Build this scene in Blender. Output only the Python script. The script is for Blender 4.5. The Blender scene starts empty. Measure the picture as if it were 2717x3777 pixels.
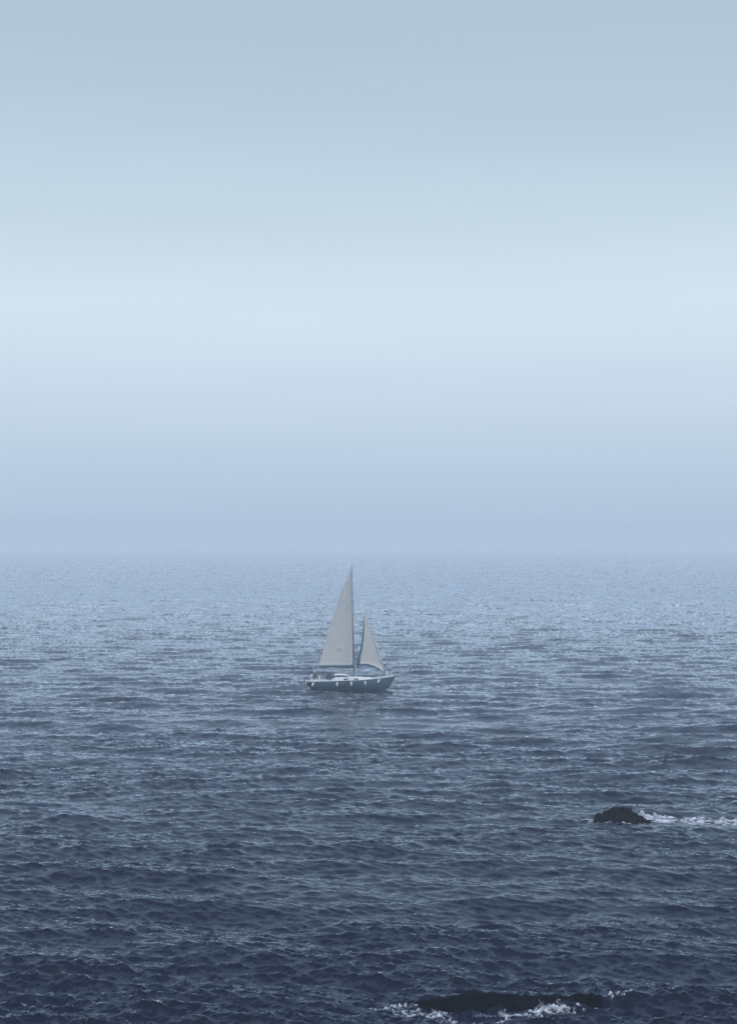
import bpy, bmesh, math
import numpy as np
from mathutils import Vector, Matrix, noise as mn

C = bpy.context.scene.collection
S = bpy.context.scene

# ------------------------------------------------------------------ camera
CAM_H = 21.0                      # cliff-top viewpoint above the sea
FPX = 8000.0                      # focal length in pixels of the 2717 x 3777 frame
W0, H0, HOR = 2717.0, 3777.0, 2012.0
PITCH = math.atan((HOR - H0 / 2) / FPX)
cam_d = bpy.data.cameras.new('camera')
cam_d.sensor_fit = 'VERTICAL'
cam_d.sensor_height = 36.0
cam_d.lens = FPX / H0 * 36.0
cam_d.clip_start = 0.5
cam_d.clip_end = 60000
cam = bpy.data.objects.new('camera', cam_d)
cam.location = (0, 0, CAM_H)
cam.rotation_euler = (math.pi / 2 + PITCH, 0, 0)
C.objects.link(cam)
S.camera = cam

# ------------------------------------------------------------------ sky, sun, exposure
SUN_EL, SUN_AZ = math.radians(55), math.radians(140)      # high, behind the right shoulder, veiled by the fog
w = bpy.data.worlds.new('World'); S.world = w; w.use_nodes = True
nt = w.node_tree; nt.nodes.clear()
out = nt.nodes.new('ShaderNodeOutputWorld')
bg = nt.nodes.new('ShaderNodeBackground'); bg.inputs['Strength'].default_value = 0.1
nt.links.new(bg.outputs[0], out.inputs['Surface'])
sky = nt.nodes.new('ShaderNodeTexSky'); sky.sky_type = 'NISHITA'; sky.sun_disc = False
sky.sun_elevation = SUN_EL; sky.sun_rotation = SUN_AZ
sky.air_density = 1.0; sky.dust_density = 4.0; sky.ozone_density = 1.0
geo = nt.nodes.new('ShaderNodeTexCoord')
sep = nt.nodes.new('ShaderNodeSeparateXYZ'); nt.links.new(geo.outputs['Generated'], sep.inputs[0])
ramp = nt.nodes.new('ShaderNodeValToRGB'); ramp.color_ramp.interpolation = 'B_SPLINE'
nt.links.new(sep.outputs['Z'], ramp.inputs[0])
def lin(c):
    return tuple(((v / 255) / 12.92 if v / 255 <= 0.04045 else ((v / 255 + 0.055) / 1.055) ** 2.4) for v in c)
EXPO = 0.4
# cloud veil: colour by elevation (sine), bright low above the sea, duller higher, extra zenith brightness added to light the haze
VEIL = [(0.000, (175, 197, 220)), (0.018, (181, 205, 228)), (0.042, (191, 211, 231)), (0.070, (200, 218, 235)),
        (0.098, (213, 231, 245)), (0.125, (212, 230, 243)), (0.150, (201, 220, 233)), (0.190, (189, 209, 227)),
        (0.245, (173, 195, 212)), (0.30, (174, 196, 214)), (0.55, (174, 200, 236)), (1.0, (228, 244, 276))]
els = ramp.color_ramp.elements
for i, (p, c) in enumerate(VEIL):
    e = els[i] if i < 2 else els.new(p)
    e.position = p
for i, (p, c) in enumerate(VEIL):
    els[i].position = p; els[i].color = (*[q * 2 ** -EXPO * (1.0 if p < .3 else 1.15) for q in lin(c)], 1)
sc10 = nt.nodes.new('ShaderNodeVectorMath'); sc10.operation = 'SCALE'; sc10.inputs['Scale'].default_value = 10.0
# barely visible uneven layers of stratus in the veil
smp = nt.nodes.new('ShaderNodeMapping'); smp.inputs['Scale'].default_value = (2.2, 2.2, 26.0); nt.links.new(geo.outputs['Generated'], smp.inputs[0])
snz = nt.nodes.new('ShaderNodeTexNoise'); snz.inputs['Scale'].default_value = 1.0; snz.inputs['Detail'].default_value = 3; nt.links.new(smp.outputs[0], snz.inputs['Vector'])
smr = nt.nodes.new('ShaderNodeMapRange'); smr.inputs[1].default_value = .25; smr.inputs[2].default_value = .75; smr.inputs[3].default_value = 9.6; smr.inputs[4].default_value = 10.4
nt.links.new(snz.outputs[0], smr.inputs[0]); nt.links.new(smr.outputs[0], sc10.inputs['Scale'])
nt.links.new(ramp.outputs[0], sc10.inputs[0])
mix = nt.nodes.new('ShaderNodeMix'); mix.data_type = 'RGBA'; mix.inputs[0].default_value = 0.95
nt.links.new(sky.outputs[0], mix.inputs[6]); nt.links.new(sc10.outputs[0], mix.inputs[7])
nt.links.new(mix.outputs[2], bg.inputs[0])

sd = bpy.data.lights.new('sun', 'SUN'); sd.energy = 1.5; sd.angle = math.radians(25); sd.color = (1.0, 0.98, 0.95)
sun = bpy.data.objects.new('sun', sd); C.objects.link(sun)
v = Vector((math.sin(SUN_AZ) * math.cos(SUN_EL), math.cos(SUN_AZ) * math.cos(SUN_EL), math.sin(SUN_EL)))
sun.rotation_euler = (-v).to_track_quat('-Z', 'Y').to_euler(); sun.location = v * 200 + Vector((0, 100, 0))

S.view_settings.view_transform = 'Standard'; S.view_settings.look = 'None'
S.view_settings.exposure = EXPO; S.view_settings.gamma = 1; S.view_settings.use_curve_mapping = False
S.cycles.max_bounces = 6; S.cycles.volume_bounces = 4; S.cycles.diffuse_bounces = 2; S.cycles.glossy_bounces = 3
S.cycles.use_denoising = True; S.cycles.use_adaptive_sampling = False; S.cycles.sample_clamp_indirect = 4
S.cycles.caustics_reflective = False

# ------------------------------------------------------------------ helpers
def tag(o, label=None, cat=None, group=None, kind=None):
    if label: o['label'] = label
    if cat: o['category'] = cat
    if group: o['group'] = group
    if kind: o['kind'] = kind
    return o

def link(name, me, mat=None, parent=None, smooth=False):
    o = bpy.data.objects.new(name, me); C.objects.link(o)
    if mat is not None: me.materials.append(mat)
    if parent is not None: o.parent = parent
    if smooth:
        me.polygons.foreach_set('use_smooth', [True] * len(me.polygons)); me.update()
    return o

def from_bm(name, bm, mat=None, parent=None, smooth=False):
    bmesh.ops.recalc_face_normals(bm, faces=bm.faces)
    me = bpy.data.meshes.new(name); bm.to_mesh(me); bm.free()
    return link(name, me, mat, parent, smooth)

def pbr(name, col, rough=0.5, var=0.0, scale=4.0, bump=0.0, bscale=20.0, metallic=0.0, spec=None):
    m = bpy.data.materials.new(name); m.use_nodes = True
    n = m.node_tree.nodes; l = m.node_tree.links; b = n['Principled BSDF']
    b.inputs['Roughness'].default_value = rough; b.inputs['Metallic'].default_value = metallic
    if spec is not None: b.inputs['Specular IOR Level'].default_value = spec
    tc = n.new('ShaderNodeTexCoord')
    t = n.new('ShaderNodeTexNoise'); t.inputs['Scale'].default_value = scale; t.inputs['Detail'].default_value = 6
    l.new(tc.outputs['Object'], t.inputs['Vector'])
    r = n.new('ShaderNodeMapRange'); r.inputs[1].default_value = .3; r.inputs[2].default_value = .7
    r.inputs[3].default_value = 1 - var; r.inputs[4].default_value = 1 + var
    l.new(t.outputs[0], r.inputs[0])
    k = n.new('ShaderNodeVectorMath'); k.operation = 'SCALE'; k.inputs[0].default_value = col
    l.new(r.outputs[0], k.inputs['Scale']); l.new(k.outputs[0], b.inputs['Base Color'])
    if bump > 0:
        t2 = n.new('ShaderNodeTexNoise'); t2.inputs['Scale'].default_value = bscale; t2.inputs['Detail'].default_value = 8
        l.new(tc.outputs['Object'], t2.inputs['Vector'])
        bp = n.new('ShaderNodeBump'); bp.inputs['Strength'].default_value = 1; bp.inputs['Distance'].default_value = bump
        l.new(t2.outputs[0], bp.inputs['Height']); l.new(bp.outputs[0], b.inputs['Normal'])
    return m

def box(bm, a, b, bev=0.0):
    g = bmesh.ops.create_cube(bm, size=1)
    a = Vector(a); b = Vector(b); c = (a + b) / 2; d = b - a
    for vv in g['verts']:
        vv.co = Vector((vv.co.x * d.x, vv.co.y * d.y, vv.co.z * d.z)) + c
    if bev > 0:
        es = list({e for vv in g['verts'] for e in vv.link_edges})
        bmesh.ops.bevel(bm, geom=es, offset=bev, segments=2, affect='EDGES', profile=.6)

def tube(bm, pts, r, seg=8, r2=None, flat=1.0):
    pts = [Vector(p) for p in pts]; n = len(pts); rings = []
    for i, p in enumerate(pts):
        d = (pts[min(i + 1, n - 1)] - pts[max(i - 1, 0)]).normalized()
        up = Vector((0, 1, 0)) if abs(d.y) < .9 else Vector((1, 0, 0))
        s = d.cross(up).normalized(); t = d.cross(s).normalized()
        rr = r if r2 is None else r + (r2 - r) * i / (n - 1)
        rings.append([bm.verts.new(p + s * math.cos(2 * math.pi * k / seg) * rr + t * math.sin(2 * math.pi * k / seg) * rr * flat) for k in range(seg)])
    for a, b in zip(rings, rings[1:]):
        for k in range(seg):
            bm.faces.new((a[k], a[(k + 1) % seg], b[(k + 1) % seg], b[k]))
    bm.faces.new(rings[0][::-1]); bm.faces.new(rings[-1])

def tube_obj(name, pts, r, mat, parent=None, seg=8, r2=None, flat=1.0):
    bm = bmesh.new(); tube(bm, pts, r, seg, r2, flat)
    return from_bm(name, bm, mat, parent, True)

def ground(px, py):
    """sea-level point under a pixel of the photograph, used only to read off where things stand"""
    d = CAM_H * FPX / (py - HOR)
    return (px - W0 / 2) / FPX * d, d

# ------------------------------------------------------------------ the sea surface as a sum of directional wave bands
rng = np.random.default_rng(11)
def band(L, N, lmin, lmax, slope, theta, spread, chop, power=-4.0, seed=0):
    r = np.random.default_rng(seed)
    k1 = 2 * np.pi * np.fft.fftfreq(N, d=L / N)
    KX, KY = np.meshgrid(k1, k1, indexing='ij'); K = np.hypot(KX, KY); K[0, 0] = 1e-6
    th = np.arctan2(KY, KX) - theta
    D = np.abs(np.cos(th)) ** spread + 0.05
    lam = 2 * np.pi / K
    A = K ** (power / 2) * np.sqrt(D) * (1 / (1 + (lmin / lam) ** 8)) * (1 / (1 + (lam / lmax) ** 8))
    A[0, 0] = 0
    z = (r.normal(size=(N, N)) + 1j * r.normal(size=(N, N))) * A
    h = np.fft.ifft2(z).real
    H = np.fft.fft2(h)
    sx = np.fft.ifft2(1j * KX * H).real; sy = np.fft.ifft2(1j * KY * H).real
    s = slope / math.sqrt((sx ** 2 + sy ** 2).mean())
    dx = np.fft.ifft2(-1j * KX / K * H).real; dy = np.fft.ifft2(-1j * KY / K * H).real
    # crest measure: divergence of the horizontal pull
    return dict(L=L, N=N, t=np.stack([h * s, -dx * s * chop, -dy * s * chop, sx * s, sy * s]).astype(np.float32), lam=lmin)

def sample(b, x, y, rot=0.0, full=False):
    c, s = math.cos(rot), math.sin(rot)
    u = (c * x + s * y) / b['L'] * b['N']; v = (-s * x + c * y) / b['L'] * b['N']
    iu = np.floor(u).astype(np.int64); iv = np.floor(v).astype(np.int64)
    fu = (u - iu).astype(np.float32); fv = (v - iv).astype(np.float32); n = b['N']
    iu %= n; iv %= n; ju = (iu + 1) % n; jv = (iv + 1) % n
    T = b['t']
    r = T[:, iu, iv] * (1 - fu) * (1 - fv) + T[:, ju, iv] * fu * (1 - fv) + T[:, iu, jv] * (1 - fu) * fv + T[:, ju, jv] * fu * fv
    if full: return r[0], c * r[1] - s * r[2], s * r[1] + c * r[2], c * r[3] - s * r[4], s * r[3] + c * r[4]
    return r[0], c * r[1] - s * r[2], s * r[1] + c * r[2]

WIND = math.radians(78)
BANDS = [
    (band(233.0, 512, 4.5, 15.0, 0.088, WIND, 3, 0.9, -4.5, 1), 0.00, 1.0),
    (band(97.0, 512, 1.2, 4.0, 0.125, WIND + .15, 2.5, 0.8, -4.2, 2), 0.21, 1.0),
    (band(31.0, 512, 0.45, 1.5, 0.225, WIND - .2, 5, 0.6, -4.0, 3), -0.33, 1.0),
    (band(11.0, 512, 0.16, 0.5, 0.23, WIND + .1, 3, 0.4, -4.0, 4), 0.47, 1.0),
]
GUST = band(701.0, 256, 14.0, 90.0, 0.05, WIND, 1, 0, -3.0, 9)
GUST['t'][0] /= GUST['t'][0].std()
def sea(x, y, fine=False):
    r = np.hypot(x, y)
    cell = r * r / (CAM_H * FPX) * 1.45                      # radial spacing of the sheet at that distance
    g = np.clip(1 + 0.20 * sample(GUST, x, y)[0], 0.4, 1.7)
    z = np.zeros_like(x, dtype=np.float32); X = x.astype(np.float64).copy(); Y = y.astype(np.float64).copy(); ex = np.zeros_like(z); ey = np.zeros_like(z)
    for i, (b, rot, a) in enumerate(BANDS):
        lam = b['lam'] * 1.6
        wgt = np.clip(lam / (2.0 * cell), 0, 1) ** 0.6; res = np.clip(lam / (2.5 * cell), 0, 1)
        wgt = wgt * (g if i else (0.6 + 0.4 * g)) * a
        h, dx, dy, gx, gy = sample(b, x, y, rot, True); k_ = (1 - res) * (.4, .3, .2, .14)[i] * (g if i else (0.6 + 0.4 * g)) * a; ex += gx * k_; ey += gy * k_
        z += h * wgt; X += dx * wgt; Y += dy * wgt
    if fine: return X, Y, z, ex, ey          # slopes of the ripples too small for the sheet's mesh at that distance
    return X, Y, z

def water_mat():
    m = bpy.data.materials.new('sea_water'); m.use_nodes = True
    n = m.node_tree.nodes; l = m.node_tree.links; b = n['Principled BSDF']
    b.inputs['Base Color'].default_value = (0.0006, 0.0035, 0.016, 1)
    b.inputs['Roughness'].default_value = 0.04; b.inputs['IOR'].default_value = 1.255; b.inputs['Specular Tint'].default_value = (.4, .7, 1, 1)
    tc = n.new('ShaderNodeTexCoord')
    mp = n.new('ShaderNodeMapping'); mp.inputs['Scale'].default_value = (1.0, 1.7, 1.0); mp.inputs['Rotation'].default_value = (0, 0, .2)
    l.new(tc.outputs['Object'], mp.inputs[0])
    t = n.new('ShaderNodeTexNoise'); t.inputs['Scale'].default_value = 5.0; t.inputs['Detail'].default_value = 4; t.inputs['Roughness'].default_value = .6
    t.inputs['Distortion'].default_value = .4
    l.new(mp.outputs[0], t.inputs['Vector'])
    bp = n.new('ShaderNodeBump'); bp.inputs['Strength'].default_value = 1; bp.inputs['Distance'].default_value = 0.006
    an = n.new('ShaderNodeAttribute'); an.attribute_name = 'ripple_normal'; l.new(an.outputs['Vector'], bp.inputs['Normal'])
    l.new(t.outputs[0], bp.inputs['Height'])
    # body of the water (dark navy) under a blue-grey mirror weighted by the Fresnel term
    n.remove(b)
    body = n.new('ShaderNodeBsdfDiffuse'); body.inputs[0].default_value = (0.0005, 0.0030, 0.015, 1)
    gl = n.new('ShaderNodeBsdfGlossy'); gl.inputs['Color'].default_value = (0.82, 0.90, 1.0, 1); gl.inputs['Roughness'].default_value = 0.04
    fr = n.new('ShaderNodeFresnel'); fr.inputs['IOR'].default_value = 1.39
    pw = n.new('ShaderNodeMath'); pw.operation = 'POWER'; pw.inputs[1].default_value = 1.48
    mx_ = n.new('ShaderNodeMixShader')
    for q in (body, gl, fr): l.new(bp.outputs[0], q.inputs['Normal'])
    l.new(fr.outputs[0], pw.inputs[0]); l.new(pw.outputs[0], mx_.inputs[0]); l.new(body.outputs[0], mx_.inputs[1]); l.new(gl.outputs[0], mx_.inputs[2])
    l.new(mx_.outputs[0], n['Material Output'].inputs['Surface'])
    return m

def grid_mesh(name, X, Y, Z, keep=None, dens=None):
    nr, nc = X.shape
    co = np.stack([X, Y, Z], -1).reshape(-1, 3).astype(np.float32)
    idx = np.arange(nr * nc).reshape(nr, nc)
    q = np.stack([idx[:-1, :-1], idx[:-1, 1:], idx[1:, 1:], idx[1:, :-1]], -1).reshape(-1, 4)
    dd = None if dens is None else dens.reshape(-1)
    if keep is not None:
        q = q[keep.reshape(-1)]
        used = np.unique(q); remap = np.zeros(len(co), np.int64); remap[used] = np.arange(len(used)); co = co[used]; q = remap[q]
        if dd is not None: dd = dd[used]
    me = bpy.data.meshes.new(name)
    me.vertices.add(len(co)); me.vertices.foreach_set('co', co.ravel())
    me.loops.add(q.size); me.loops.foreach_set('vertex_index', q.ravel().astype(np.int32))
    me.polygons.add(len(q)); me.polygons.foreach_set('loop_start', np.arange(0, q.size, 4, dtype=np.int32))
    me.polygons.foreach_set('use_smooth', np.ones(len(q), bool))
    me.update(calc_edges=True); me.validate()
    if dd is not None:
        at_ = me.attributes.new('foam_density', 'FLOAT', 'POINT'); at_.data.foreach_set('value', dd.astype(np.float32))
    return me

def build_sea():
    half = math.radians(11.2)
    dense = np.linspace(-half, half, 900)
    coarse_r = half + (2 * math.pi - 2 * half) * (np.linspace(0, 1, 50)[1:] ** 1.0)
    th = np.concatenate([dense, coarse_r])                    # azimuth from +Y, full circle, seam closed
    s = np.linspace(1 / 88.0, 1 / 15000.0, 1150)              # even in 1/r: even detail for the eye height
    r = np.concatenate([np.linspace(1.0, 86.0, 24), 1 / s])
    R, T = np.meshgrid(r, th, indexing='ij')
    x, y = R * np.sin(T), R * np.cos(T)
    X, Y, Z, EX, EY = sea(x, y, True)
    # far outside the dense sector keep it calm: triangles are large there
    side = np.clip((np.abs(T) - half) / .02, 0, 1) * np.clip((2 * math.pi - half - T) / .02, 0, 1)
    Z = Z * (1 - side); X = X + (x - X) * side; Y = Y + (y - Y) * side
    P = np.stack([X, Y, Z], -1); N = np.cross(np.gradient(P, axis=1), np.gradient(P, axis=0))
    N /= np.linalg.norm(N, axis=-1, keepdims=True) + 1e-12; N[N[..., 2] < 0] *= -1
    nz = np.maximum(N[..., 2], .2); N = np.stack([N[..., 0] / nz - EX * (1 - side), N[..., 1] / nz - EY * (1 - side), np.ones_like(nz)], -1)
    N /= np.linalg.norm(N, axis=-1, keepdims=True)
    me = grid_mesh('sea', X, Y, Z)
    at_ = me.attributes.new('ripple_normal', 'FLOAT_VECTOR', 'POINT'); at_.data.foreach_set('vector', N.astype(np.float32).ravel())
    o = link('sea', me, water_mat())
    tag(o, kind='structure')
    return o
build_sea()

# ------------------------------------------------------------------ haze
def build_haze():
    bm = bmesh.new(); box(bm, (-17000, -17000, -3.0), (17000, 17000, 29.0))
    m = bpy.data.materials.new('sea_haze'); m.use_nodes = True
    n = m.node_tree.nodes; l = m.node_tree.links; n.clear()
    o_ = n.new('ShaderNodeOutputMaterial'); v_ = n.new('ShaderNodeVolumePrincipled')
    v_.inputs['Color'].default_value = (0.88, 0.945, 1.0, 1); v_.inputs['Density'].default_value = 0.00042
    v_.inputs['Anisotropy'].default_value = 0.0
    l.new(v_.outputs[0], o_.inputs['Volume'])
    o = from_bm('haze', bm, m); tag(o, 'pale blue sea haze thickening towards the horizon', kind='stuff')
build_haze()

# ------------------------------------------------------------------ rocks
rock_mat = pbr('wet_rock', (0.0015, 0.003, 0.006), 0.7, 0.5, 1.5, 0.05, 5.0, spec=0.0)
def fbm(x, y, z, s=1.0, o=5):
    return mn.fractal(Vector((x, y, z)) * s, 1.0, 2.1, o)
def build_rock(name, px0, py0, prof, depth, nx, ny, seed, rough):
    """prof: (pixel x, height above sea in metres, half depth factor, centre shift)"""
    cx, cy = ground(px0, py0); sc = cy / FPX
    P = np.array([((p[0] - px0) * sc, p[1], p[2], p[3]) for p in prof])
    bm = bmesh.new(); us = np.linspace(P[0, 0], P[-1, 0], nx); rows = []
    for u in us:
        h = np.interp(u, P[:, 0], P[:, 1]); hd = np.interp(u, P[:, 0], P[:, 2]) * depth; sh = np.interp(u, P[:, 0], P[:, 3])
        row = []
        for j in range(ny):
            t = -1 + 2 * j / (ny - 1)
            e = abs(t)
            f = (1 - e ** 3.2) if e < 1 else 0
            yy = sh + t * hd * (1 + .18 * fbm(u, seed, t * 2, .9))
            n1 = fbm(u + seed, yy, 0, 0.9, 6); n2 = abs(fbm(u - seed, yy * 1.4, 3, 2.3, 5))
            z = -0.9 + (h + 0.9) * f + rough * (0.55 * n1 - 0.6 * n2 + .35 * fbm(u, yy, 5, 5.0, 4)) * (0.4 + .6 * f)
            row.append(bm.verts.new((u + .06 * fbm(u, yy, 9, 3), yy, z)))
        rows.append(row)
    for a, b in zip(rows, rows[1:]):
        for j in range(ny - 1):
            bm.faces.new((a[j], a[j + 1], b[j + 1], b[j]))
    bm.faces.new(rows[0]); bm.faces.new(rows[-1][::-1])
    bm.faces.new([r[0] for r in rows][::-1]); 
    bm.faces.new([r[-1] for r in rows])
    bmesh.ops.recalc_face_normals(bm, faces=bm.faces)
    o = from_bm(name, bm, rock_mat, None, True); o.location = (cx, cy, 0)
    return o
r1 = build_rock('sea_rock', 2290, 3024, [(2183, -.4, .35, 0), (2190, .25, .6, 0), (2197, .55, .8, 0), (2215, .62, 1, 0), (2232, .80, 1, 0), (2240, .78, 1, 0), (2262, .96, 1, 0), (2281, .94, 1, 0), (2290, 1.02, 1, 0), (2305, .92, 1, 0), (2320, .90, .95, 0),
                (2328, .62, .8, .2), (2350, .48, .6, .35), (2372, .3, .5, .4), (2398, -.1, .3, .5), (2410, -.5, .2, .5)], 1.0, 110, 44, 3.1, .34)
tag(r1, 'small dark wet rock with white spray breaking at its right end', 'rock')
r2 = build_rock('sea_rock', 1880, 3702, [(1440, -.35, .2, .6), (1500, .05, .3, .5), (1570, .16, .4, .4), (1620, .30, .6, .2), (1660, .46, .9, 0), (1751, .52, 1, 0), (1850, .42, 1, 0), (1950, .42, .85, .1), (2073, .40, .7, .2),
                (2130, .46, .6, .25), (2180, .54, .6, .2), (2210, .46, .5, .2), (2222, .2, .4, .2), (2232, -.4, .3, .2)], .95, 190, 36, 7.7, .22)
tag(r2, 'long low dark rock awash in white foam at the bottom of the view', 'rock')

# ------------------------------------------------------------------ foam: thin torn lace of white water lying on the same waves
foam_mat = pbr('sea_foam', (0.56, 0.60, 0.66), 0.8, 0.25, 3.0, 0.02, 30.0)
film_mat = foam_mat.copy(); film_mat.name = 'thin_foam_film'
_n = film_mat.node_tree.nodes; _l = film_mat.node_tree.links
_a = _n.new('ShaderNodeAttribute'); _a.attribute_name = 'foam_density'; _t = _n.new('ShaderNodeBsdfTransparent'); _m = _n.new('ShaderNodeMixShader')
_l.new(_a.outputs['Fac'], _m.inputs[0]); _l.new(_t.outputs[0], _m.inputs[1]); _l.new(_n['Principled BSDF'].outputs[0], _m.inputs[2]); _l.new(_m.outputs[0], _n['Material Output'].inputs[0])
NOI = band(40.0, 1024, 0.12, 1.2, 1.0, 0, 0, 0, -3.4, 21); NOI['t'][0] /= NOI['t'][0].std()
NO2 = band(23.0, 1024, 0.06, 0.35, 1.0, 0, 0, 0, -2.6, 22); NO2['t'][0] /= NO2['t'][0].std()
def blob(x, y, cx, cy, rx, ry, ang=0.0):
    c, s = math.cos(ang), math.sin(ang); dx, dy = x - cx, y - cy
    u = (c * dx + s * dy) / rx; v = (-s * dx + c * dy) / ry
    return np.exp(-(u * u + v * v))
def build_foam(px_box, blobs, thr, label, cell=0.028, lift=0.02, seed=0.0, stretch=3.0, xs=1.8):
    x0, y0 = ground(px_box[0], px_box[3]); x1, y1 = ground(px_box[2], px_box[1])
    xa = np.arange(min(x0, ground(px_box[0], px_box[1])[0]), max(x1, ground(px_box[2], px_box[3])[0]), cell); ya = np.arange(y0, y1, cell * 2.2)
    Yg, Xg = np.meshgrid(ya, xa, indexing='ij')
    m = np.zeros_like(Xg)
    for (px, py, rx, ry, a, ang) in blobs:
        cx, cy = ground(px, py); s = cy / FPX
        m = np.maximum(m, a * blob(Xg, Yg, cx, cy, rx, ry, ang))
    n1 = sample(NOI, Xg / xs + seed, Yg / 1.8)[0]; n2 = sample(NO2, Xg / xs, Yg / stretch * 1.2 + seed)[0]
    ridge = np.exp(-(n1 / .35) ** 2) * .9 + .35 * n2
    f = m * 1.25 + ridge * .55 * np.clip(m * 3, 0, 1) - thr
    X, Y, Z = sea(Xg, Yg)
    Z = Z + lift + np.clip(f, 0, 1) * 0.07 + np.clip(f - .1, 0, 1) * .06 * n2
    fc = (f[:-1, :-1] + f[1:, 1:] + f[1:, :-1] + f[:-1, 1:]) / 4
    me = grid_mesh('foam', X, Y, Z, keep=fc > 0, dens=np.clip(f / .85, 0, 1))
    o = link('foam', me, film_mat); tag(o, label, kind='stuff')
    return o
build_foam((2120, 2985, 2760, 3060),
    [(2395, 3014, .9, 1.2, 1.1, 0), (2450, 3018, 1.8, 1.9, 1.0, 0), (2560, 3023, 2.6, 2.4, .92, 0), (2690, 3027, 2.8, 2.6, .92, 0), (2165, 3024, 1.3, 1.2, .8, 0),
     (2215, 3032, .8, .5, .7, 0), (2320, 3034, 1.3, .5, .75, 0), (2250, 3037, .9, .35, .65, 0), (2360, 3028, .7, .6, .8, 0)],
    .92, 'white streak of foam trailing right from the small rock', seed=3.0, xs=5.0)
build_foam((1330, 3660, 2340, 3800),
    [(1420, 3712, 1.2, .8, .75, 0), (1520, 3718, 1.4, .9, .85, 0), (1600, 3735, 1.1, .7, 1.0, 0), (1720, 3748, 1.1, .6, .8, 0), (1840, 3745, .7, .8, .95, 0), (1900, 3728, .7, .7, .95, 0),
     (1985, 3725, 1.0, .8, .95, 0), (2060, 3718, .9, .7, .9, 0), (2140, 3715, .5, .4, .75, 0), (2270, 3684, 1.0, .9, .75, 0), (1500, 3700, 1.0, .4, .8, 0), (1650, 3755, .8, .5, .8, 0), (1960, 3740, 1.2, .6, .7, 0)],
    .95, 'torn white foam washing round the long low rock', seed=11.0)

build_foam((1110, 2520, 1500, 2575),
    [(1448, 2541, .8, 1.2, .9, 0), (1415, 2548, 1.6, .7, .75, 0), (1300, 2552, 4.5, .5, .62, 0), (1150, 2548, 1.2, 1.0, .8, 0), (1120, 2547, 1.6, 1.0, .7, 0)],
    .95, 'faint white wash along the waterline of the sailboat', cell=.09, lift=.03, seed=21.0, xs=3.0)
def build_whitecaps():
    xa = np.arange(-34, 34, .07); ya = np.concatenate([np.arange(90, 140, .10), np.arange(140, 215, .2)])
    Yg, Xg = np.meshgrid(ya, xa, indexing='ij')
    h = 0
    for b, rot, a in BANDS[1:3]:
        q = sample(b, Xg, Yg, rot)[0]; h = h + q / b['t'][0].std()
    h = h / h.std() + .25 * sample(BANDS[0][0], Xg, Yg, 0)[0] / BANDS[0][0]['t'][0].std() + .2 * sample(GUST, Xg, Yg)[0]
    f = h - 3.6 + .25 * sample(NO2, Xg, Yg)[0]
    X, Y, Z = sea(Xg, Yg)
    fc = (f[:-1, :-1] + f[1:, 1:]) / 2; fc[(np.diff(ya) > .5)] = -1
    o = link('crest_foam', grid_mesh('crest_foam', X, Y, Z + .015, keep=(fc > 0) & (np.abs(Xg[:-1, :-1]) < .175 * Yg[:-1, :-1]), dens=np.clip(f / .6, 0, 1) * .5), film_mat)
    tag(o, 'tiny scattered flecks of foam on the sharpest wave crests', kind='stuff')
build_whitecaps()
# ------------------------------------------------------------------ spray thrown up at the rocks: clumps of small drops and shreds
def build_spray(spots, label, seed):
    r = np.random.default_rng(seed); bm = bmesh.new()
    for (px, py, n, sx, sy, hz, size) in spots:
        cx, cy = ground(px, py)
        for i in range(n):
            a = r.uniform(0, 1) ** 1.5; x = cx + (a * 2.2 - .3) * sx + r.normal(0, .04); y = cy + r.normal(0, sy)
            z = r.uniform(0, 1) ** 1.4 * hz * (1 - a) ** 1.3 * (.75 + .35 * math.sin(x * 9 + 2 * math.sin(x * 23)))
            s = size * r.uniform(.4, 1.3)
            g = bmesh.ops.create_icosphere(bm, subdivisions=1, radius=s)
            k = Vector((r.uniform(.8, 2.2), 1, r.uniform(.6, 1.3)))
            rot = Matrix.Rotation(r.uniform(-1.2, 1.2), 3, 'Y')
            for v_ in g['verts']:
                v_.co = rot @ Vector((v_.co.x * k.x, v_.co.y * k.y, v_.co.z * k.z)) + Vector((x, y, z + .02))
    o = from_bm('spray', bm, foam_mat, None, True); tag(o, label, kind='stuff')
build_spray([(2364, 3012, 2200, .45, .3, .55, .022), (2350, 3022, 200, .12, .12, .5, .012), (2415, 3014, 900, .4, .25, .35, .02)], 'white spray bursting at the right end of the small rock', 5)
build_spray([(1600, 3734, 250, .3, .15, .22, .010), (1755, 3744, 160, .45, .12, .3, .007), (1845, 3742, 260, .2, .15, .3, .010), (2000, 3715, 260, .5, .15, .4, .008), (2060, 3708, 260, .3, .15, .4, .009)], 'white drops splashing along the front of the long low rock', 6)

# ------------------------------------------------------------------ the sailing boat
PXM = 25.1                                             # photograph pixels per metre at the boat
BX, BY = ground(1294, 2543)
YAW = math.radians(5)
m_hull = pbr('dark_blue_hull_paint', (0.055, 0.120, 0.175), 0.45, 0.12, .7)
m_white = pbr('white_gelcoat', (0.62, 0.64, 0.65), 0.4, 0.08, 2.0)
m_deck = pbr('pale_deck', (0.42, 0.45, 0.47), 0.6, 0.12, 2.0)
m_sail = pbr('sail_cloth', (0.80, 0.79, 0.77), 0.85, 0.05, .8, 0.02, 1.5)
_n = m_sail.node_tree.nodes; _l = m_sail.node_tree.links
_t = _n.new('ShaderNodeBsdfTranslucent'); _t.inputs[0].default_value = (.78, .77, .74, 1); _m = _n.new('ShaderNodeMixShader'); _m.inputs[0].default_value = .35
_l.new(_n['Principled BSDF'].outputs[0], _m.inputs[1]); _l.new(_t.outputs[0], _m.inputs[2]); _l.new(_m.outputs[0], _n['Material Output'].inputs[0])
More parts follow.
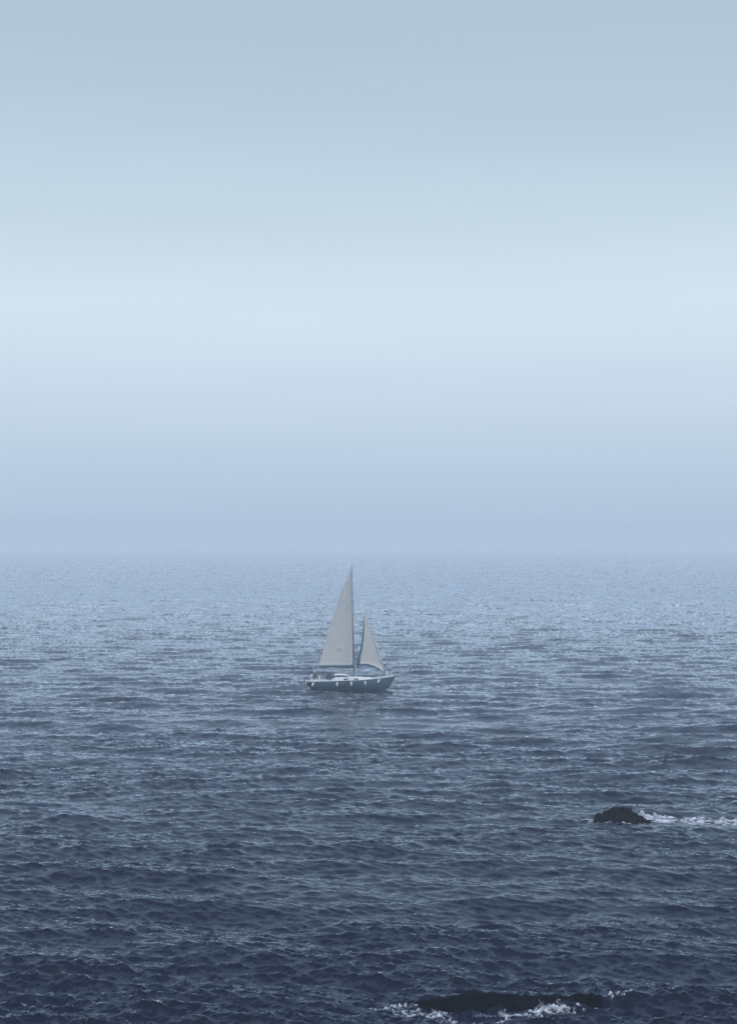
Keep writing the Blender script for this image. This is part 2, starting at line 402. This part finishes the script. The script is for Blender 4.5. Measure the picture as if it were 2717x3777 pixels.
m_strip = pbr('blue_sail_strip', (0.045, 0.105, 0.14), 0.8, 0.15, 2.0)
m_mast = pbr('dark_anodised_spar', (0.22, 0.25, 0.29), 0.45, 0.1, 3.0)
m_wire = pbr('rigging_wire', (0.18, 0.19, 0.2), 0.4, 0.1, 3.0, metallic=.6)
m_glass = pbr('tinted_window', (0.05, 0.07, 0.10), 0.2, 0.1, 3.0)
m_canvas = pbr('dark_canvas', (0.06, 0.10, 0.13), 0.85, 0.15, 3.0)
m_fender = pbr('white_fender_vinyl', (0.72, 0.72, 0.70), 0.45, 0.05, 5.0)
m_skin = pbr('skin', (0.45, 0.28, 0.2), 0.6, 0.05, 9.0)
m_cloth = pbr('dark_jacket', (0.05, 0.06, 0.08), 0.85, 0.2, 6.0)
m_trouser = pbr('grey_trousers', (0.06, 0.06, 0.07), 0.85, 0.15, 6.0)

boat = bpy.data.objects.new('sailboat', None); C.objects.link(boat)
boat.location = (BX, BY, 0.02); boat.rotation_euler = (math.radians(-1.5), 0, YAW)
tag(boat, 'dark hulled sailing boat under pale mainsail and small jib, fading into sea haze', 'sailboat')

def bx(px): return (px - 1294) / PXM
def bz(py): return (2540 - py) / PXM
SH = np.array([(-6.6, 1.22), (-4.1, 1.22), (-1.35, 1.32), (1.7, 1.42), (4.8, 1.70), (6.62, 1.95)])
def sheer(x): return float(np.interp(x, SH[:, 0], SH[:, 1]))
def beam(x):
    t = (x + 6.6) / 13.2
    t = min(max(t, 0), 1)
    return 1.98 * (0.62 + 0.38 * math.sin(math.pi * min(t / 0.9, 1) * .5 + 0.0)) * (1 - max(0, (t - .42) / .58) ** 2.3) + 0.02

# hull
bm = bmesh.new(); rows = []
NS, NV = 48, 14
for i in range(NS):
    t = i / (NS - 1); xs = -6.6 + 13.2 * t
    row = []
    for j in range(-NV, NV + 1):
        a = abs(j) / NV                                # 0 keel .. 1 sheer
        top = sheer(xs); bot = -0.55 + 0.8 * max(0, (t - .72) / .28) ** 2 + 1.15 * max(0, (.16 - t) / .16) ** 1.2
        z = bot + (top - bot) * a ** 1.25
        b_ = beam(xs) * (math.sin(a * math.pi / 2) ** .62) * (0.90 + .10 * a)
        xr = xs
        if t > .7: xr = xs - (t - .7) / .3 * 0.42 * (1 - a) ** 1.0 * 2.6      # raked stem
        if t < .1: xr = xs + (1 - t / .1) * .25 * (1 - a)
        row.append(bm.verts.new((xr, math.copysign(b_, j) if j else 0, z)))
    rows.append(row)
for a, b in zip(rows, rows[1:]):
    for j in range(2 * NV): bm.faces.new((a[j], a[j + 1], b[j + 1], b[j]))
bm.faces.new(rows[0]);
bmesh.ops.remove_doubles(bm, verts=bm.verts, dist=.0005)
hull = from_bm('hull', bm, m_hull, boat, True)

# deck with slight camber
bm = bmesh.new(); rows = []
for i in range(40):
    xs = -6.56 + 13.1 * i / 39; b_ = beam(xs) * .985
    rows.append([bm.verts.new((xs, b_ * k / 4, sheer(xs) - .03 + .06 * (1 - (k / 4) ** 2))) for k in range(-4, 5)])
for a, b in zip(rows, rows[1:]):
    for j in range(8): bm.faces.new((a[j], a[j + 1], b[j + 1], b[j]))
from_bm('deck', bm, m_deck, boat, True)
for s in (-1, 1):
    pts = [(x, s * beam(x), sheer(x) + .03) for x in np.linspace(-6.55, 6.55, 40)]
    tube_obj('toe_rail', pts, .045, m_white, boat, 6)
# white transom edge
tube_obj('transom_trim', [(-6.6, -beam(-6.6), 1.2), (-6.62, -beam(-6.6) * .97, .85), (-6.5, -beam(-6.6) * .8, .4)], .05, m_white, boat, 6)

# long low trunk cabin
def loft(bm, secs):
    R = []
    for (x, hw, z0, z1) in secs:
        R.append([bm.verts.new(c) for c in ((x, -hw, z0), (x, -hw * .93, z0 + (z1 - z0) * .8), (x, -hw * .72, z1), (x, 0, z1 + .05), (x, hw * .72, z1), (x, hw * .93, z0 + (z1 - z0) * .8), (x, hw, z0))])
    for a, b in zip(R, R[1:]):
        for j in range(6): bm.faces.new((a[j], a[j + 1], b[j + 1], b[j]))
    bm.faces.new(R[0]); bm.faces.new(R[-1][::-1])
bm = bmesh.new()
loft(bm, [(-3.2, 1.25, 1.15, 1.75), (-1.5, 1.3, 1.2, 1.80), (.5, 1.2, 1.25, 1.82), (1.8, .95, 1.35, 1.78), (3.0, .7, 1.45, 1.66), (3.4, .6, 1.5, 1.52)])
cabin = from_bm('cabin', bm, m_white, boat)
bm = bmesh.new()
loft(bm, [(-2.75, 1.0, 1.7, 2.22), (-1.6, 1.0, 1.75, 2.27), (-.6, .95, 1.75, 2.14), (-.1, .85, 1.75, 1.86)])
dog = from_bm('deckhouse', bm, m_white, boat)
for s in (-1, 1):
    bm = bmesh.new()
    P = [(-2.6, 1.86), (-2.55, 2.10), (-1.6, 2.14), (-.8, 2.05), (-.25, 1.87), (-1.2, 1.85)]
    vs = [bm.verts.new((x, s * (1.012 - (z - 1.75) * .13), z)) for x, z in P]; vs2 = [bm.verts.new((x, s * (.93 - (z - 1.75) * .13), z)) for x, z in P]
    bm.faces.new(vs); bm.faces.new(vs2[::-1])
    for k in range(6): bm.faces.new((vs[k], vs2[k], vs2[(k + 1) % 6], vs[(k + 1) % 6]))
    from_bm('window', bm, m_glass, dog)
    for x0, x1 in ((-1.15, -.5), (.35, 1.0)):
        bm = bmesh.new(); hw = 1.25 if x0 < 0 else 1.12
        box(bm, (x0, s * hw - .05, 1.42), (x1, s * hw + .05, 1.62), .02); from_bm('window', bm, m_glass, cabin)
bm = bmesh.new(); box(bm, (1.6, -.3, 1.80), (2.2, .3, 1.88), .02); from_bm('hatch', bm, m_glass, boat)
# dodger
bm = bmesh.new(); R = []
for x, h, hw in ((-3.95, 1.15, 1.05), (-3.55, 2.0, 1.2), (-3.2, 2.5, 1.25), (-2.9, 2.60, 1.2), (-2.45, 2.35, 1.1)):
    R.append([bm.verts.new((x + (.0 if x > -3.9 else 0), hw * math.cos(a), 1.5 + (h - 1.5) * math.sin(a) ** .6 if a not in (0, math.pi) else 1.4)) for a in np.linspace(0, math.pi, 13)])
for a, b in zip(R[1:], R[2:]):
    for j in range(12): bm.faces.new((a[j], a[j + 1], b[j + 1], b[j]))
for r_ in (R[0],):
    for vv in r_: bm.verts.remove(vv)
g = bmesh.ops.solidify(bm, geom=list(bm.faces), thickness=.03)
from_bm('dodger', bm, m_canvas, boat, True)
for x in (-2.75, -2.35):
    for s in (-1, 1):
        tube_obj('dodger_post', [(x, s * 1.12, 1.72), (x - .05, s * 1.05, 2.35)], .025, m_white, boat, 6)
# cockpit coaming, wheel, pedestal, stern gear
for s in (-1, 1):
    bm = bmesh.new(); box(bm, (-5.9, s * 1.15 - .12, 1.15), (-3.2, s * 1.15 + .12, 1.48), .04); from_bm('coaming', bm, m_white, boat)
bm = bmesh.new(); box(bm, (-4.75, -.15, 1.2), (-4.5, .15, 2.05), .04); from_bm('pedestal', bm, m_white, boat)
bm = bmesh.new(); tube(bm, [(-4.85, .5 * math.cos(a), 1.95 + .5 * math.sin(a)) for a in np.linspace(0, 2 * math.pi, 25)], .018, 6)
for k in range(5):
    a = k * 2 * math.pi / 5; tube(bm, [(-4.85, 0, 1.95), (-4.85, .5 * math.cos(a), 1.95 + .5 * math.sin(a))], .012, 5)
from_bm('steering_wheel', bm, m_wire, boat)
tube_obj('stern_pole', [(-5.55, -1.1, 1.2), (-5.6, -1.1, 3.7)], .035, m_mast, boat)
bm = bmesh.new(); box(bm, (-5.95, -.98, 1.85), (-5.6, -.72, 2.25), .08); from_bm('horseshoe_buoy', bm, m_fender, boat)

# mast, spreaders, boom, rigging
MB, MT = Vector((bx(1305.5), 0, 1.75)), Vector((bx(1299), 0, bz(2084)))
def mx(z): return MB.x + (MT.x - MB.x) * (z - MB.z) / (MT.z - MB.z)
mast = tube_obj('mast', [MB, MB.lerp(MT, .5), MT], .13, m_mast, boat, 10, .085, .75)
tube_obj('wind_vane', [(MT.x, 0, MT.z), (MT.x, 0, MT.z + .45)], .015, m_mast, mast, 5)
for z, l_ in ((bz(2331), 1.25), (bz(2215), .9)):
    for s in (-1, 1):
        tube_obj('spreader', [(mx(z), 0, z), (mx(z) - .28, s * l_, z + .05)], .05, m_mast, mast, 6, .03)
BZ = bz(2455)
boom = tube_obj('boom', [(mx(BZ) - .1, 0, BZ), (bx(1176), -.35, BZ + .05)], .11, m_mast, boat, 8)
# stowed cover along the boom, deeper towards the mast
bm = bmesh.new(); rows = []
for i in range(16):
    t = i / 15; x = mx(BZ) - .14 + (bx(1178) - mx(BZ)) * t; y = -.35 * t; d = .30 - .16 * t; u = .20 - .04 * t
    rows.append([bm.verts.new((x, y + .17 * math.cos(a), BZ + (u if math.sin(a) > 0 else d) * math.sin(a))) for a in np.linspace(0, 2 * math.pi, 11)[:-1]])
for a, b in zip(rows, rows[1:]):
    for j in range(10): bm.faces.new((a[j], a[(j + 1) % 10], b[(j + 1) % 10], b[j]))
bm.faces.new(rows[0][::-1]); bm.faces.new(rows[-1])
from_bm('boom_cover', bm, m_strip, boom, True)
tube_obj('vang', [(mx(2.0) - .1, 0, 2.0), (mx(BZ) - 1.3, -.08, BZ - .2)], .04, m_mast, boom, 6)

def wire(name, a, b, r=.014, parent=boat): return tube_obj(name, [a, b], r, m_wire, parent, 5)
FS = Vector((mx(bz(2150)), 0, bz(2150))); TACK = Vector((bx(1418), 0, bz(2480)))
BOWP = Vector((bx(1428), 0, sheer(5.3) + .05))
wire('forestay', FS, BOWP, .018)
wire('backstay', MT, Vector((-6.45, 0, 1.25)), .014)
for s in (-1, 1):
    zz = bz(2331); z2 = bz(2215)
    wire('shroud', Vector((mx(z2) - .28, s * .9, z2 + .05)), Vector((MT.x, 0, MT.z - .5)))
    wire('shroud', Vector((mx(zz) - .28, s * 1.25, zz + .05)), Vector((mx(z2) - .28, s * .9, z2 + .05)))
    wire('shroud', Vector((mx(1.4) - .25, s * 1.85, 1.42)), Vector((mx(zz) - .28, s * 1.25, zz + .05)))
    wire('shroud', Vector((mx(1.4) - .6, s * 1.8, 1.42)), Vector((mx(zz), 0, zz)))
wire('mainsheet', Vector((-3.9, 0, 1.5)), Vector((bx(1190), -.33, BZ - .1)), .02)
wire('topping_lift', MT, Vector((bx(1176), -.35, BZ + .1)), .008)

# sails
def sail(name, luff, leech, foot_up, n=26, m=12, belly=.5, mat=m_sail, th=.012, parent=boat):
    """rows from foot to head between luff and leech polylines"""
    def poly(P, t):
        P = [Vector(p) for p in P]; zs = [p.z for p in P]
        z = P[0].z + (P[-1].z - P[0].z) * t
        for a, b in zip(P, P[1:]):
            if min(a.z, b.z) - 1e-6 <= z <= max(a.z, b.z) + 1e-6 and abs(a.z - b.z) > 1e-6:
                return a.lerp(b, (z - a.z) / (b.z - a.z))
        return P[-1]
    bm = bmesh.new(); rows = []
    for i in range(n):
        t = i / (n - 1); A = poly(luff, t); B = poly(leech, t); row = []
        for j in range(m):
            u = j / (m - 1); p = A.lerp(B, u); w_ = (B - A).length
            p.y += belly * (w_ / 5) * math.sin(math.pi * u ** .8)
            if foot_up: p.z += foot_up(u) * (1 - t) ** 6
            row.append(bm.verts.new(p))
        rows.append(row)
    for a, b in zip(rows, rows[1:]):
        for j in range(m - 1): bm.faces.new((a[j], a[j + 1], b[j + 1], b[j]))
    bmesh.ops.solidify(bm, geom=list(bm.faces), thickness=th)
    return from_bm(name, bm, mat, parent, True), rows
leech_px = [(1177, 2450), (1191, 2395), (1209, 2336), (1227, 2274), (1244, 2230), (1260, 2184), (1276, 2146), (1291, 2119), (1297, 2100)]
z0 = bz(2450)
main, _ = sail('mainsail', [(mx(z0) - .13, 0, z0), (mx(bz(2100)) - .09, 0, bz(2100))],
               [(bx(p[0]), -.35 * (1 - i / 8) + .25 * math.sin(i / 8 * 3.1), bz(p[1])) for i, p in enumerate(leech_px)], None, 34, 12, .42)
# leech tape and battens on the mainsail
def batten(t0, px, py):
    z = bz(py); tube_obj('batten', [(bx(px) + .1, -.0 - .02, z), (bx(px) + 1.1, .12, z + .05)], .02, m_deck, main, 5)
batten(0, 1198, 2376); batten(0, 1222, 2292); batten(0, 1250, 2214)
bm = bmesh.new(); box(bm, (bx(1247), .02, bz(2394)), (bx(1262), .06, bz(2391))); from_bm('sail_patch', bm, m_mast, main)
# jib on its stay, clew drawn back to the mast, with sun strips along leech and foot
LU = [Vector((bx(1420), 0, bz(2479))), Vector((bx(1405), -.02, bz(2432))), Vector((bx(1372), -.04, bz(2334))), Vector((bx(1347), -.03, bz(2272))), Vector((bx(1325), 0, bz(2222)))]
LE = [Vector((bx(1313), -.55, bz(2449))), Vector((bx(1318), -.6, bz(2421))), Vector((bx(1327), -.6, bz(2390))), Vector((bx(1335), -.5, bz(2346))), Vector((bx(1339), -.35, bz(2308))), Vector((bx(1340), -.2, bz(2272))), Vector((bx(1325.5), 0, bz(2223)))]
FT = [Vector((bx(1313), -.55, bz(2449))), Vector((bx(1330), -.45, bz(2446))), Vector((bx(1353), -.35, bz(2446))), Vector((bx(1376), -.25, bz(2452))), Vector((bx(1394), -.15, bz(2462))), Vector((bx(1407), -.08, bz(2471))), Vector((bx(1420), 0, bz(2480)))]
def inset(P, d):       # shift a polyline by d (x,z)
    return [p + Vector(d) for p in P]
# jib surface: triangular fan grid: rows follow height, each row from leech (or foot) to luff
def interp_z(P, z, key=lambda p: p.z):
    P = sorted(P, key=key)
    if z <= P[0].z: return P[0].copy()
    for a, b in zip(P, P[1:]):
        if a.z <= z <= b.z: return a.lerp(b, 0 if b.z == a.z else (z - a.z) / (b.z - a.z))
    return P[-1].copy()
bm = bmesh.new(); rows = []
zt = bz(2223); zb = bz(2449)
NR = 30
zfoot = [p for p in FT if p.x > bx(1352)]
for i in range(NR):
    z = bz(2480) + (zt - bz(2480)) * i / (NR - 1)
    B = interp_z(LU, z)
    A = interp_z(LE, z) if z > bz(2447) else interp_z(zfoot, z)
    if B.x < A.x: A.x = B.x - .02
    row = []
    for j in range(10):
        u = j / 9; p = A.lerp(B, u); p.y += .28 * (B - A).length / 4 * math.sin(math.pi * u)
        row.append(bm.verts.new(p))
    rows.append(row)
for a, b in zip(rows, rows[1:]):
    for j in range(9): bm.faces.new((a[j], a[j + 1], b[j + 1], b[j]))
bmesh.ops.solidify(bm, geom=list(bm.faces), thickness=.012)
jib = from_bm('jib', bm, m_sail, boat, True)
def ribbon(name, P, w0, w1, dirv, mat, parent, th=.03, off=-.035):
    bm = bmesh.new(); R = []
    n = len(P)
    for i, p in enumerate(P):
        w_ = w0 + (w1 - w0) * i / (n - 1); q = p + Vector(dirv) * w_
        R.append([bm.verts.new(c) for c in (p + Vector((0, off, 0)), q + Vector((0, off, 0)), q + Vector((0, off + th, 0)), p + Vector((0, off + th, 0)))])
    for a, b in zip(R, R[1:]):
        for j in range(4): bm.faces.new((a[j], a[(j + 1) % 4], b[(j + 1) % 4], b[j]))
    bm.faces.new(R[0]); bm.faces.new(R[-1][::-1])
    return from_bm(name, bm, mat, parent)
ribbon('leech_strip', LE[:-1], .5, .08, (1, 0, 0), m_strip, jib)
ribbon('foot_strip', FT, .4, .16, (.0, 0, -1), m_strip, jib, .03, -.04)
bm = bmesh.new(); tube(bm, LU, .06, 6); from_bm('luff_tape', bm, m_white, jib, True)
bm = bmesh.new(); tube(bm, [BOWP + Vector((0, 0, .0)), LU[0] + Vector((0, 0, .05))], .07, 8); from_bm('furling_drum', bm, m_mast, boat)
wire('jib_sheet', LE[0], Vector((-1.2, -1.5, 1.5)), .014)

# guard rails
for s in (-1, 1):
    xs = [-5.9, -4.2, -2.5, -.8, .9, 2.6, 4.2]
    for x in xs:
        tube_obj('stanchion', [(x, s * (beam(x) - .06), sheer(x)), (x, s * (beam(x) - .06), sheer(x) + .62)], .014, m_white, boat, 5)
    for h in (.32, .62):
        tube_obj('lifeline', [(x, s * (beam(x) - .06), sheer(x) + h) for x in xs], .007, m_wire, boat, 4)
# pulpit and pushpit
tube_obj('pulpit', [(4.2, -beam(4.2) + .06, sheer(4.2) + .62), (5.4, -beam(5.4) + .05, sheer(5.4) + .66), (6.35, 0, sheer(6.3) + .7), (5.4, beam(5.4) - .05, sheer(5.4) + .66), (4.2, beam(4.2) - .06, sheer(4.2) + .62)], .02, m_white, boat, 6)
for x in (5.2, 5.9):
    for s in (-1, 1):
        tube_obj('pulpit_leg', [(x, s * (beam(x) - .04), sheer(x)), (x - .02, s * (beam(x) - .04), sheer(x) + .68)], .02, m_white, boat, 5)
bm = bmesh.new(); box(bm, (5.15, -.45, sheer(5.2)), (5.3, -.3, sheer(5.2) + .95), .03); from_bm('life_sling', bm, m_fender, boat)
tube_obj('pushpit', [(-5.9, -beam(-5.9) + .06, sheer(-5.9) + .65), (-6.5, -1.1, sheer(-6) + .65), (-6.5, 1.1, sheer(-6) + .65), (-5.9, beam(-5.9) - .06, sheer(-5.9) + .65)], .02, m_white, boat, 6)
bm = bmesh.new(); box(bm, (6.2, -.1, sheer(6.3) + .0), (6.75, .1, sheer(6.5) + .12), .03); from_bm('bow_roller', bm, m_wire, boat)
# keel and rudder below
bm = bmesh.new(); box(bm, (-1.2, -.12, -2.1), (1.2, .12, -.3), .05); from_bm('keel', bm, m_hull, boat)
bm = bmesh.new(); box(bm, (-5.9, -.06, -1.5), (-5.3, .06, .2), .03); from_bm('rudder', bm, m_hull, boat)

# fenders: each hangs on its own line from the rail
Mboat = Matrix.Translation(boat.location) @ boat.rotation_euler.to_matrix().to_4x4()
fl = [('white fender hanging askew nearest the stern of the sailboat', 1156, -.35),
      ('white fender hanging straight below the dodger of the sailboat', 1240, 0.0),
      ('white fender hanging straight just behind the foot of the mast', 1291, 0.0),
      ('white fender hanging straight below the tail of the jib', 1342, 0.0),
      ('white fender swinging askew nearest the bow of the sailboat', 1397, -.45)]
for i, (lab, px, tilt) in enumerate(fl):
    x = bx(px); y = -(beam(x) * .99 + .13); z = sheer(x)
    if i == 0:
        bm = bmesh.new()
        prof = [(0, .02), (.04, .04), (.07, .10), (.16, .135), (.5, .135), (.6, .10), (.64, .03)]
        R = [[bm.verts.new((r_ * math.cos(a), r_ * math.sin(a), -.12 - h)) for a in np.linspace(0, 2 * math.pi, 13)[:-1]] for h, r_ in prof]
        for a, b in zip(R, R[1:]):
            for k in range(12): bm.faces.new((a[k], a[(k + 1) % 12], b[(k + 1) % 12], b[k]))
        bm.faces.new(R[0]); bm.faces.new(R[-1][::-1])
        f = from_bm('fender', bm, m_fender, None, True)
        ln = tube_obj('rope', [(0, 0, -.13), (0, .10, .08)], .012, m_white, f, 5)
        f0, l0 = f, ln
    else:
        f = f0.copy(); C.objects.link(f); l_ = l0.copy(); C.objects.link(l_); l_.parent = f
    f.matrix_world = Mboat @ Matrix.Translation((x, y, z - .02)) @ Matrix.Rotation(-tilt, 4, 'Y')
    tag(f, lab, 'fender', 'white fenders along the side of the sailboat')

# the helmsman
def skin_body(name, verts, edges, radii, mat, parent=None, sub=2):
    me = bpy.data.meshes.new(name); me.from_pydata(verts, edges, [])
    o = bpy.data.objects.new(name, me); C.objects.link(o)
    md = o.modifiers.new('skin', 'SKIN'); md.use_smooth_shade = True
    for i, r_ in enumerate(radii): me.skin_vertices[0].data[i].radius = (r_, r_) if not isinstance(r_, tuple) else r_
    me.skin_vertices[0].data[0].use_root = True
    s = o.modifiers.new('sub', 'SUBSURF'); s.levels = sub; s.render_levels = sub
    dg = bpy.context.evaluated_depsgraph_get(); ev = o.evaluated_get(dg)
    m2 = bpy.data.meshes.new_from_object(ev); o.modifiers.clear(); o.data = m2
    return o
V = [(0, 0, .92), (0, 0, 1.15), (0, 0, 1.38), (.01, 0, 1.5), (.03, 0, 1.58), (.05, 0, 1.70),          # pelvis..head 0-5
     (0, .19, 1.40), (.12, .25, 1.18), (.38, .18, 1.12), (.46, .16, 1.13),                             # right arm reaching the wheel 6-9
     (0, -.19, 1.40), (.12, -.25, 1.18), (.38, -.18, 1.12), (.46, -.16, 1.13),                         # 10-13
     (.0, .10, .86), (.03, .12, .48), (0, .13, .09), (.14, .14, .04),                                  # 14-17
     (.0, -.10, .86), (.06, -.12, .48), (0, -.13, .09), (.14, -.14, .04)]
E = [(0, 1), (1, 2), (2, 3), (3, 4), (4, 5), (2, 6), (6, 7), (7, 8), (8, 9), (2, 10), (10, 11), (11, 12), (12, 13),
     (0, 14), (14, 15), (15, 16), (16, 17), (0, 18), (18, 19), (19, 20), (20, 21)]
Rr = [.15, .15, .17, .08, .085, .105, .075, .055, .042, .04, .075, .055, .042, .04, .1, .07, .05, .04, .1, .07, .05, .04]
body = skin_body('person', V, E, Rr, m_cloth)
me = body.data
me.materials.clear(); [me.materials.append(m_) for m_ in (m_cloth, m_trouser, m_skin)]
for p in me.polygons:
    c = p.center; p.material_index = 2 if (c.z > 1.52 or c.x > .40 and c.z > .9) else (1 if c.z < .9 else 0); p.use_smooth = True
bm = bmesh.new(); g = bmesh.ops.create_uvsphere(bm, u_segments=14, v_segments=8, radius=.118)
for v_ in bm.verts:
    if v_.co.z < 0: v_.co.z *= .15
    if v_.co.x > .06 and v_.co.z < .03: v_.co.x += .07
cap = from_bm('cap', bm, m_white, body, True); cap.location = (.05, 0, 1.73)
for s in (-1, 1):
    bm = bmesh.new(); bmesh.ops.create_icosphere(bm, subdivisions=1, radius=.018); e = from_bm('ear', bm, m_skin, body, True); e.location = (.05, s * .107, 1.69)
bm = bmesh.new(); bmesh.ops.create_cone(bm, segments=6, radius1=.02, radius2=.008, depth=.05); e = from_bm('nose', bm, m_skin, body, True); e.location = (.155, 0, 1.69)
body.matrix_world = Mboat @ Matrix.Translation((-5.35, 0, .86))
tag(body, 'person in dark jacket and white cap steering at the stern of the sailboat', 'person')
